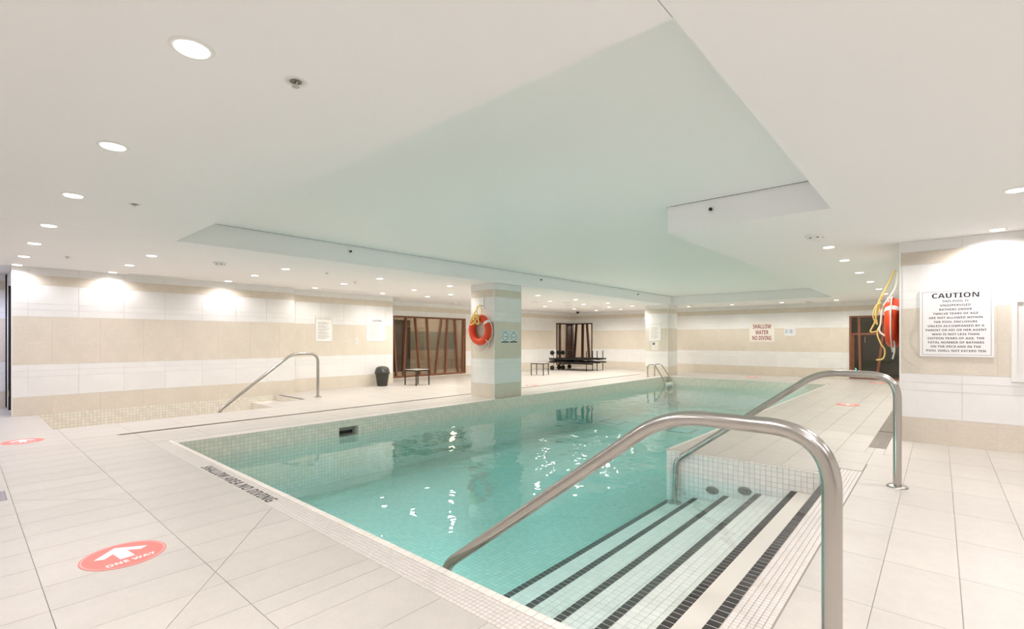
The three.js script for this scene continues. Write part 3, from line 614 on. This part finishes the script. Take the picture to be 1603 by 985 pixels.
const shallow = canvasTex(760, 660, (g, w, h) => {
  g.fillStyle = '#f3ece2'; g.fillRect(0, 0, w, h); g.fillStyle = '#8d2028';
  fit(g, 'SHALLOW', w / 2 + 5, 222, 565, 190, 'bold', 'sans-serif', 1.02); fit(g, 'WATER', w / 2 + 5, 418, 400, 190, 'bold', 'sans-serif', 1.02); fit(g, 'NO DIVING', w / 2, 606, 600, 190, 'bold', 'sans-serif', 1.02);
});
board('shallow_water_sign', 'square white sign with red shallow water no diving lettering on the far wall', 0.82, 0.715, shallow, [-4.8, 1.55, BZ + 0.001], 0);
const icons = canvasTex(360, 260, (g, w, h) => {
  g.fillStyle = '#eeeef2'; g.fillRect(0, 0, w, h); const C = ['#8fa9a6', '#b9d0e8', '#7f8fb0', '#e8ccd2'];
  C.forEach((c, i) => { g.fillStyle = c; g.fillRect(22 + i * 82, 40, 66, 130); g.fillStyle = '#f6f6f8'; g.beginPath(); g.arc(55 + i * 82, 78, 14, 0, 7); g.fill(); g.fillRect(44 + i * 82, 98, 22, 50); g.fillStyle = '#6d7488'; scribble(g, 24 + i * 82, 86 + i * 82, 205, 18, i + 2); });
});
board('icon_sign', 'small white sign with four pale icons right of the red lettered sign', 0.34, 0.245, icons, [-3.9, 1.535, BZ + 0.001], 0);
const rules = (title, lines, k, col, frame) => canvasTex(420, 560, (g, w, h) => {
  g.fillStyle = '#f4f1ec'; g.fillRect(0, 0, w, h); if (frame) { g.strokeStyle = '#a59f98'; g.lineWidth = 6; g.strokeRect(12, 12, w - 24, h - 24); }
  g.fillStyle = col; if (title) fit(g, title, w / 2 + 12, 88, 210, 70); else scribble(g, 50, w - 50, 56, 22, k + 5);
  g.fillStyle = frame ? '#5d5853' : '#8f8783';
  for (let i = 0; i < lines; i++) scribble(g, 58, w - 60 - ((i * 53 + k * 31) % 130), 120 + i * (400 / lines), 13, i + k);
});
board('rules_notice', 'framed white rules notice with dense small print, left of the light switch', 0.475, 0.635, rules(null, 16, 3, '#8d8680', true), [WS + 0.001, 1.532, -6.2], Math.PI / 2, 'notices on the left wall');
board('caution_notice', 'white notice headed caution on the left wall above the grey bin', 0.6, 0.64, rules('CAUTION', 15, 8, '#38322f', false), [WS + 0.001, 1.55, -7.73], Math.PI / 2, 'notices on the left wall');
board('paper_label', 'tiny white paper label high on the wall between the two notices', 0.16, 0.055, canvasTex(160, 56, (g, w, h) => { g.fillStyle = '#f4f1ec'; g.fillRect(0, 0, w, h); g.fillStyle = '#97908a'; scribble(g, 12, w - 12, 24, 10, 2); scribble(g, 40, w - 40, 44, 8, 3); }), [WS + 0.001, 1.735, -7.08], Math.PI / 2, null, M.sign, 'label', 0.003);
{ const t = thing('light_switch', 'white switch plate on the beige band between the two notices', 'switch', [WS + 0.001, 1.235, -7.12], Math.PI / 2);
  obj('plate', new RoundedBoxGeometry(0.09, 0.145, 0.008, 2, 0.003), M.plasticWhite, t, [0, 0, 0.004]); obj('rocker', new RoundedBoxGeometry(0.038, 0.07, 0.008, 2, 0.003), M.nose, t, [0, 0, 0.01], [0.06, 0, 0]); }
board('column_notice', 'white framed notice of small print high on the far column', 0.47, 0.63, rules(null, 15, 5, '#a39c97', true), [-7.67, 1.533, -16.549], 0, 'notices on the far column');
board('column_leaflet', 'small white sheet with a dark square under the far column notice', 0.245, 0.305, canvasTex(200, 250, (g, w, h) => { g.fillStyle = '#f1ede6'; g.fillRect(0, 0, w, h); g.fillStyle = '#3f3a45'; g.fillRect(20, 26, 78, 26); g.fillRect(20, 60, 78, 34); g.fillStyle = '#bcb4ac'; for (let i = 0; i < 5; i++) scribble(g, 24, w - 24, 130 + i * 22, 9, i); }), [-7.67, 1.045, -16.549], 0, 'notices on the far column', M.sign, 'sign', 0.003);
const ban = (k) => canvasTex(260, 330, (g, w, h) => {
  g.fillStyle = '#dfe9ec'; g.fillRect(0, 0, w, h); g.fillStyle = '#4d5f6e'; scribble(g, 18, w - 18, 42, 20, k); if (k === 3) scribble(g, 60, w - 60, 66, 14, k + 1);
  g.strokeStyle = '#34424c'; g.lineWidth = 15; g.beginPath(); g.ellipse(w / 2, 170 + (k === 3 ? 12 : 0), 98, 104 - (k === 3 ? 6 : 0), 0, 0, 7); g.stroke();
  g.fillStyle = '#2c3a44'; g.strokeStyle = '#2c3a44'; g.lineWidth = 10;
  if (k === 1) { g.beginPath(); g.moveTo(62, 158); g.lineTo(98, 182); g.lineTo(140, 176); g.lineTo(190, 166); g.stroke(); g.beginPath(); g.arc(182, 190, 14, 0, 7); g.fill(); }
  else { for (const x of [100, 158]) { g.beginPath(); g.arc(x, 168, 12, 0, 7); g.fill(); g.beginPath(); g.moveTo(x, 176); g.lineTo(x - 18, 212); g.lineTo(x + 18, 212); g.fill(); } }
  g.fillStyle = '#121416'; g.fillRect(4, 300, w - 8, 30);
});
board('ban_sign', 'pale blue prohibition sign with a diver in a ring, left of two on the column', 0.25, 0.285, ban(1), [-7.214, 1.347, -8.0], Math.PI / 2, 'pale blue signs on the nearer column');
board('ban_sign', 'pale blue prohibition sign with two figures in a ring, right of two on the column', 0.25, 0.285, ban(3), [-7.214, 1.347, -8.285], Math.PI / 2, 'pale blue signs on the nearer column');
{ // white framed panel cut by the photo's right edge
  const t = thing('wall_panel', 'white framed panel on the right wall beyond the caution sign', 'panel', [0.95, 1.272, RWZ + 0.001]);
  obj('frame', frameG(-0.342, 0.342, -0.47, 0.47, 0.045, 0.026), M.plasticWhite, t, [0, 0, 0.026]); obj('board', boxG(-0.3, 0.3, -0.43, 0.43, 0, 0.012), M.white[1], t);
}

// ---------------------------------------------------------------- floor stickers, deck lettering
const oneWay = canvasTex(512, 512, (g, w, h) => {
  g.fillStyle = '#ee8077'; g.fillRect(0, 0, w, h); g.strokeStyle = '#f4aaa2'; g.lineWidth = 10; g.beginPath(); g.arc(256, 256, 243, 0, 7); g.stroke();
  g.fillStyle = '#f7f2ee'; g.beginPath(); [[256, 62], [420, 205], [366, 240], [300, 182], [300, 330], [212, 330], [212, 182], [146, 240], [92, 205]].forEach(([x, y], i) => (i ? g.lineTo(x, y) : g.moveTo(x, y))); g.fill();
  fit(g, 'ONE WAY', 256, 420, 300, 66);
});
const stickerMats = [std({ color: 0xe8766c, roughness: 0.6 }), print(oneWay, { roughness: 0.6 }), std({ color: 0xe8766c })];
function sticker(x, z, turn, label, r = 0.2) { const m = obj('floor_sticker', cyl(r, 0.002, 48), stickerMats, scene, [x, 0.0012, z], [0, turn + Math.PI / 2, 0]); tag(m, label, 'sticker', 'red arrow floor stickers'); }
sticker(-3.635, -0.655, Math.PI / 2 + 0.12, 'red round one way arrow sticker nearest the camera on the left deck', 0.205);
sticker(-8.62, -0.545, Math.PI / 2, 'red round arrow sticker on the deck beside the sunken tub');
sticker(-1.35, -11.5, 0, 'red round sticker midway along the right-hand walkway');
sticker(-1.37, -17.85, 0, 'red round sticker before the timber door of the walkway');
sticker(-4.8, -17.9, 0, 'red round sticker at the foot of the far wall');
sticker(-8.47, -10.5, Math.PI / 2, 'faint red sticker beside the drain, right of the nearer column', 0.18);
{ const tx = canvasTex(1600, 128, (g, w, h) => { g.clearRect(0, 0, w, h); g.fillStyle = '#ffffff'; g.fillRect(0, 0, w, h); g.fillStyle = '#000000'; fit(g, 'SHALLOW AREA NO DIVING', w / 2, 118, w - 10, 140, 'bold', 'sans-serif', 1.05); });
  const alpha = canvasTex(1600, 128, (g, w, h) => { g.fillStyle = '#000'; g.fillRect(0, 0, w, h); g.fillStyle = '#fff'; fit(g, 'SHALLOW AREA NO DIVING', w / 2, 118, w - 10, 140, 'bold', 'sans-serif', 1.05); });
  alpha.colorSpace = THREE.NoColorSpace;
  const m = obj('deck_lettering', new THREE.PlaneGeometry(1.6, 0.115), std({ color: 0x4a4744, alphaMap: alpha, alphaTest: 0.5, roughness: 0.6 }), scene, [-4.75, 0.0012, NZ + 0.148], [-Math.PI / 2, 0, 0]);
  tag(m, 'dark shallow area no diving lettering inlaid along the near pool edge', 'lettering'); }

// ---------------------------------------------------------------- drains, skimmer, inlets
{ const t = thing('channel_drain', 'long thin channel drain in the deck along the left pool side', 'drain', [-8.25, 0, -9.0]);
  obj('channel', boxG(-0.048, 0.048, -0.03, -0.012, -7.55, 7.55), M.drainDark, t);
  for (const s of [-1, 1]) obj('edge_bar', boxG(s * 0.044 - 0.005, s * 0.044 + 0.005, -0.012, 0.001, -7.55, 7.55), M.drain, t);
  for (let k = 0; k < 3; k++) obj('grate_bar', boxG(-0.03 + k * 0.024, -0.018 + k * 0.024, -0.012, 0, -7.55, 7.55), M.drain, t); }
{ const t = thing('grate_drain', 'wide slotted steel drain along the wall of the right-hand walkway', 'drain', [-0.5525, 0, -7.16]);
  obj('channel', boxG(-0.08, 0.08, -0.03, -0.014, -9.8, 0), M.drainDark, t);
  for (const [a, b] of [[0, -1.3], [-1.33, -3.9], [-3.93, -9.8]]) { for (let k = 0; k < 7; k++) obj('grate_bar', boxG(-0.078 + k * 0.0235, -0.066 + k * 0.0235, -0.014, 0.0005, b, a), M.drain, t); obj('cross_bar', boxG(-0.08, 0.08, -0.012, 0.001, a - 0.02, a), M.drain, t); } }
{ const t = thing('floor_grate', 'grey floor grate at the left edge of the photo', 'drain', [-5.755, 0, -0.03]);
  obj('pan', boxG(-0.172, 0.172, -0.03, -0.012, -0.232, 0.232), M.drainDark, t); for (let k = 0; k < 12; k++) obj('grate_bar', boxG(-0.17 + k * 0.0287, -0.151 + k * 0.0287, -0.012, 0.001, -0.232, 0.232), std({ color: 0xa9a3ab, roughness: 0.5, metalness: 0.4 }), t); }
{ const t = thing('skimmer', 'rectangular skimmer opening in the left pool wall at the waterline', 'skimmer', [LX, -0.185, -4.1325]);
  obj('box', [boxG(-0.3, -0.29, -0.09, 0.09, -0.18, 0.18), boxG(-0.3, -0.005, -0.09, -0.072, -0.18, 0.18), boxG(-0.3, -0.005, 0.072, 0.09, -0.18, 0.18), boxG(-0.3, -0.005, -0.09, 0.09, -0.185, -0.168), boxG(-0.3, -0.005, -0.09, 0.09, 0.168, 0.185)], std({ color: 0x8f8c84, roughness: 0.6 }), t);
  obj('flap', boxG(-0.2, -0.19, -0.07, 0.0, -0.165, 0.165), M.plasticDark, t); }
for (const [x, y, l] of [[-1.86, -0.367, 'left'], [-1.53, -0.305, 'right']]) {
  const t = thing('pool_inlet', `round chrome inlet in the step wall, ${l} one of two under water`, 'inlet', [x, y, AZ], 0, 'round inlets in the step wall');
  obj('ring', new THREE.TorusGeometry(0.058, 0.011, 10, 40), M.drain, t, [0, 0, 0.006]); t.scale.y = 0.62;
  obj('cover', cyl(0.05, 0.006, 32), M.drain, t, [0, 0, 0.004], [Math.PI / 2, 0, 0]); for (let k = -2; k < 3; k++) obj('slot', boxG(-0.036, 0.036, k * 0.017 - 0.003, k * 0.017 + 0.003, 0.006, 0.009), M.drainDark, t);
}
for (const [x, l] of [[-6.6, 'left'], [-4.74, 'right']]) {
  const t = thing('main_drain', `square main drain in the pool floor, ${l} one of two`, 'drain', [x, BED, -11.7], 0, 'square drains in the pool floor');
  obj('frame', frameG(-0.3, 0.3, -0.3, 0.3, 0.045, 0.012).map((q) => q.rotateX(-Math.PI / 2)), M.drain, t, [0, 0.008, 0]); obj('cover', boxG(-0.25, 0.25, 0, 0.006, -0.25, 0.25), M.mosaicTile, t);
}

// underwater lamps in the pool's near and right walls, facing away from the camera
for (const [x, z, dx, dz] of [[-4.9, NZ, 0, -1], [-3.9, NZ, 0, -1], [-2.9, NZ, 0, -1], [RX, -8.6, -1, 0], [RX, -10.8, -1, 0], [RX, -13.0, -1, 0], [RX, -15.2, -1, 0]]) {
  const y = -0.55, t = thing('pool_light', 'round underwater light set in the pool wall facing away from the camera', 'light', [x, y, z], Math.atan2(dx, dz), 'underwater pool lights');
  obj('bezel', new THREE.TorusGeometry(0.1, 0.014, 10, 40), M.chrome, t, [0, 0, 0.006]);
  obj('lens', cyl(0.095, 0.012, 40), M.lens, t, [0, 0, 0.006], [Math.PI / 2, 0, 0]);
  const s = new THREE.SpotLight(new THREE.Color(...NEUTRAL), POOL_LAMP * (dx ? 0.9 : 1), 0, THREE.MathUtils.degToRad(82), 0.5, 2);
  s.position.set(x + dx * 0.02, y, z + dz * 0.02); s.target.position.set(x + dx, y - 0.05, z + dz); s.castShadow = true; s.shadow.radius = 4.5; scene.add(s, s.target);
}

// ---------------------------------------------------------------- lifebuoys with ropes
function lifebuoy(pos, turn, label) {
  const t = thing('lifebuoy', label, 'lifebuoy', pos, turn, 'orange lifebuoys');
  obj('ring', new THREE.TorusGeometry(0.253, 0.082, 24, 72), M.orange, t);
  for (const a of [0.62, 2.2, 3.8, 5.35]) {
    const b = new THREE.TorusGeometry(0.253, 0.0835, 20, 10, 0.2); b.rotateZ(a - 0.1); obj('band', b, a < 1 ? M.sign : M.orange, t);
  }
  const pts = []; for (let i = 0; i <= 80; i++) { const a = i / 80 * Math.PI * 2 + 0.62, sag = Math.abs(Math.sin((a - 0.62) * 2)); pts.push([Math.cos(a) * (0.336 + 0.035 * sag), Math.sin(a) * (0.336 + 0.035 * sag) - 0.02 * sag, 0.01]); }
  obj('grab_rope', ropeG(pts, 0.008, 220), M.ropeWhite, t);
  return t;
}
lifebuoy([-7.55, 1.483, -7.57], 0, 'orange lifebuoy hanging face on from the nearer tiled column');
lifebuoy([-0.465, 1.5, -8.3], -Math.PI / 2, 'orange lifebuoy seen edge on behind the corner of the right wall');
{ const t = thing('wall_hook', 'white hook strip holding the lifebuoy on the nearer column', 'hook', [-7.548, 2.08, -7.659]);
  obj('strip', new RoundedBoxGeometry(0.05, 0.26, 0.012, 2, 0.004), M.plasticWhite, t, [0, 0, 0.006]); obj('peg', barG(V(0, -0.07, 0.01), V(0, -0.05, 0.1), 0.012), M.plasticWhite, t); }
{ const t = thing('throw_rope', 'yellow throw rope looped over the lifebuoy on the nearer column', 'rope', [-7.55, 1.48, -7.57], 0, 'yellow throw ropes');
  const c = [[0, 0.55, 0.02], [-0.05, 0.45, 0.07], [-0.12, 0.3, 0.1], [-0.16, 0.2, 0.1], [-0.12, 0.13, 0.1], [-0.05, 0.18, 0.11], [-0.08, 0.28, 0.11], [-0.01, 0.31, 0.11], [0.03, 0.25, 0.12], [-0.03, 0.2, 0.12], [-0.1, 0.24, 0.12], [-0.06, 0.33, 0.12], [0.03, 0.33, 0.11], [0.06, 0.27, 0.11], [-0.01, 0.22, 0.13], [-0.14, 0.12, 0.13], [-0.2, 0.13, 0.12], [-0.15, 0.27, 0.12], [-0.03, 0.48, 0.06], [0.01, 0.56, 0.02]];
  obj('coil', ropeG(c, 0.0125, 300), M.yellow, t);
  obj('loop', ropeG([[0.0, 0.56, 0.02], [0.07, 0.46, 0.04], [0.11, 0.36, 0.06], [0.02, 0.3, 0.11]], 0.009, 60), M.yellow, t);
  obj('coil', ropeG(c.map(([x, y, z]) => [-x * 0.7 - 0.05, y * 0.9 + 0.02, z + 0.02]), 0.011, 300), M.yellow, t); }
{ const t = thing('cord', 'white cord hanging below the lifebuoy on the nearer column', 'cord', [-7.55, 1.48, -7.57], 0, 'white lifebuoy cords');
  obj('strand', ropeG([[0.2, -0.2, 0.06], [0.28, -0.28, 0.04], [0.2, -0.42, 0.0], [0.02, -0.5, -0.04], [-0.16, -0.45, -0.05], [-0.24, -0.36, -0.03]], 0.008), M.ropeWhite, t); }
{ const t = thing('throw_rope', 'yellow throw rope hanging in loops from the edge-on lifebuoy', 'rope', [-0.5, 1.5, -8.2], 0, 'yellow throw ropes');
  obj('coil', ropeG([[0.05, 0.68, 0.0], [-0.02, 0.5, 0.05], [-0.1, 0.32, 0.05], [-0.15, 0.12, 0.02], [-0.13, -0.02, 0.03], [-0.17, 0.08, 0.08], [-0.14, 0.22, 0.1], [-0.09, 0.26, 0.1], [-0.12, 0.16, 0.06], [-0.16, 0.0, 0.05], [-0.2, -0.12, 0.05], [-0.12, -0.11, 0.05]], 0.008, 220), M.yellow, t);
  obj('coil', ropeG([[0.06, 0.7, -0.05], [-0.04, 0.45, 0.0], [-0.11, 0.25, 0.02], [-0.08, 0.02, 0.03], [-0.13, -0.12, 0.04], [-0.09, -0.28, 0.04], [-0.05, -0.36, 0.03], [-0.07, -0.48, 0.03], [-0.14, -0.5, 0.03]], 0.009, 160), M.yellow, t); }
{ const t = thing('cord', 'white cord of the edge-on lifebuoy by the right wall corner', 'cord', [-0.5, 1.5, -8.2], 0, 'white lifebuoy cords');
  obj('strand', ropeG([[0.09, 0.66, 0.05], [0.06, 0.45, 0.06], [0.0, 0.33, 0.07], [-0.07, 0.2, 0.06], [-0.09, 0.0, 0.05], [-0.1, -0.12, 0.05], [0.0, -0.2, 0.1], [0.05, -0.24, 0.12], [0.06, -0.36, 0.12], [0.04, -0.48, 0.12]], 0.011, 160), M.ropeWhite, t); }

// ---------------------------------------------------------------- bin, side tables, loungers
{ const t = thing('waste_bin', 'dark grey swing top bin standing against the left wall', 'bin', [-11.5, 0, -7.72]);
  obj('body', new THREE.LatheGeometry([[0, 0], [0.13, 0], [0.135, 0.01], [0.185, 0.33], [0.2, 0.335], [0.2, 0.37], [0.19, 0.37]].map((p) => new THREE.Vector2(...p)), 40), M.plasticDark, t);
  obj('rim', new THREE.TorusGeometry(0.2, 0.012, 8, 44), M.plasticDark, t, [0, 0.37, 0], [Math.PI / 2, 0, 0]);
  obj('dome_lid', new THREE.LatheGeometry([[0.192, 0.37], [0.19, 0.43], [0.16, 0.5], [0.1, 0.535], [0, 0.545]].map((p) => new THREE.Vector2(...p)), 40), M.plasticDark, t);
  obj('flap', new RoundedBoxGeometry(0.02, 0.11, 0.2, 2, 0.008), std({ color: 0x4b4a45, roughness: 0.4 }), t, [0.165, 0.43, 0.02], [0, 0, 0.5]); }
function sideTable(pos, turn, label) {
  const t = thing('side_table', label, 'table', pos, turn, 'low black side tables');
  obj('top', new RoundedBoxGeometry(0.47, 0.012, 0.47, 2, 0.004), std({ color: 0xd9d6d0, roughness: 0.15 }), t, [0, 0.434, 0]);
  obj('frame', frameG(-0.245, 0.245, -0.245, 0.245, 0.024, 0.03).map((q) => q.rotateX(-Math.PI / 2)), M.metalBlack, t, [0, 0.43, 0]);
  for (const [x, z] of [[-1, -1], [1, -1], [1, 1], [-1, 1]]) obj('leg', boxG(-0.012, 0.012, 0, 0.42, -0.012, 0.012), M.metalBlack, t, [x * 0.232, 0, z * 0.232]);
}
sideTable([-11.0, 0, -8.52], 0.05, 'low square black framed table before the slanted timber glazing');
sideTable([-10.76, 0, -13.8], 0.25, 'low square black framed table in front of the stacked loungers');
let loungerProto;
function lounger(x, z, turn, flip, label) {
  let t;
  if (!loungerProto) {
    t = loungerProto = thing('sun_lounger', label, 'sun lounger');
    const rails = []; for (const s of [-1, 1]) rails.push(boxG(-0.92, 0.92, 0.305, 0.365, s * 0.3 - 0.014, s * 0.3 + 0.014)); for (const q of [-0.92, -0.3, 0.3, 0.89]) rails.push(boxG(q, q + 0.03, 0.33, 0.362, -0.3, 0.3));
    obj('frame', rails, M.metalBlack, t);
    const sl = new THREE.PlaneGeometry(1.3, 0.56, 26, 1); sl.rotateX(-Math.PI / 2); const p = sl.attributes.position; for (let i = 0; i < p.count; i++) p.setY(i, -0.025 * Math.cos(p.getZ(i) * 5) + 0.012 * Math.sin(p.getX(i) * 13));
    sl.computeVertexNormals(); obj('seat', sl, std({ color: 0x191817, roughness: 0.85, side: THREE.DoubleSide }), t, [0.22, 0.372, 0]);
    const bk = [boxG(-0.72, 0, -0.01, 0.012, -0.27, -0.24), boxG(-0.72, 0, -0.01, 0.012, 0.24, 0.27), boxG(-0.7, 0, -0.004, 0.004, -0.24, 0.24)]; obj('backrest', bk, M.fabricBlack, t, [-0.2, 0.375, 0], [0, 0, -0.02]);
    for (const s of [-1, 1]) obj('leg', boxG(-0.013, 0.013, 0, 0.34, -0.013, 0.013), M.metalBlack, t, [0.78, 0, s * 0.285]);
    for (const s of [-1, 1]) { const w = obj('wheel', [cyl(0.095, 0.03, 28).rotateX(Math.PI / 2), cyl(0.03, 0.05, 16).rotateX(Math.PI / 2)], M.metalBlack, t, [-0.78, 0.095, s * 0.29]); obj('wheel_arm', barG(V(-0.78, 0.095, s * 0.262), V(-0.68, 0.345, s * 0.29), 0.012, 8), M.metalBlack, t); }
    obj('axle', barG(V(-0.78, 0.095, -0.29), V(-0.78, 0.095, 0.29), 0.008, 8), M.metalBlack, t);
  } else { t = loungerProto.clone(); t.name = numbered('sun_lounger'); scene.add(t); t.userData = { label, category: 'sun lounger' }; }
  t.userData.group = 'black loungers stacked by the corner window';
  t.position.set(x, flip ? 0.81 : 0, z); t.rotation.set(flip ? Math.PI : 0, flip ? -turn : turn, 0);
  return t;
}
lounger(-11.35, -16.72, 0.12, false, 'black sun lounger on its wheels, nearer one of the lower pair');
lounger(-11.27, -17.38, 0.12, false, 'black sun lounger on its wheels, farther one of the lower pair by the window');
lounger(-11.35, -16.72, 0.12, true, 'black sun lounger turned upside down on top of the nearer one');
lounger(-11.27, -17.38, 0.12, true, 'black sun lounger turned upside down on top of the farther one');

scene.traverse((o) => { delete o.userData._n; });
renderer.render(scene, camera);
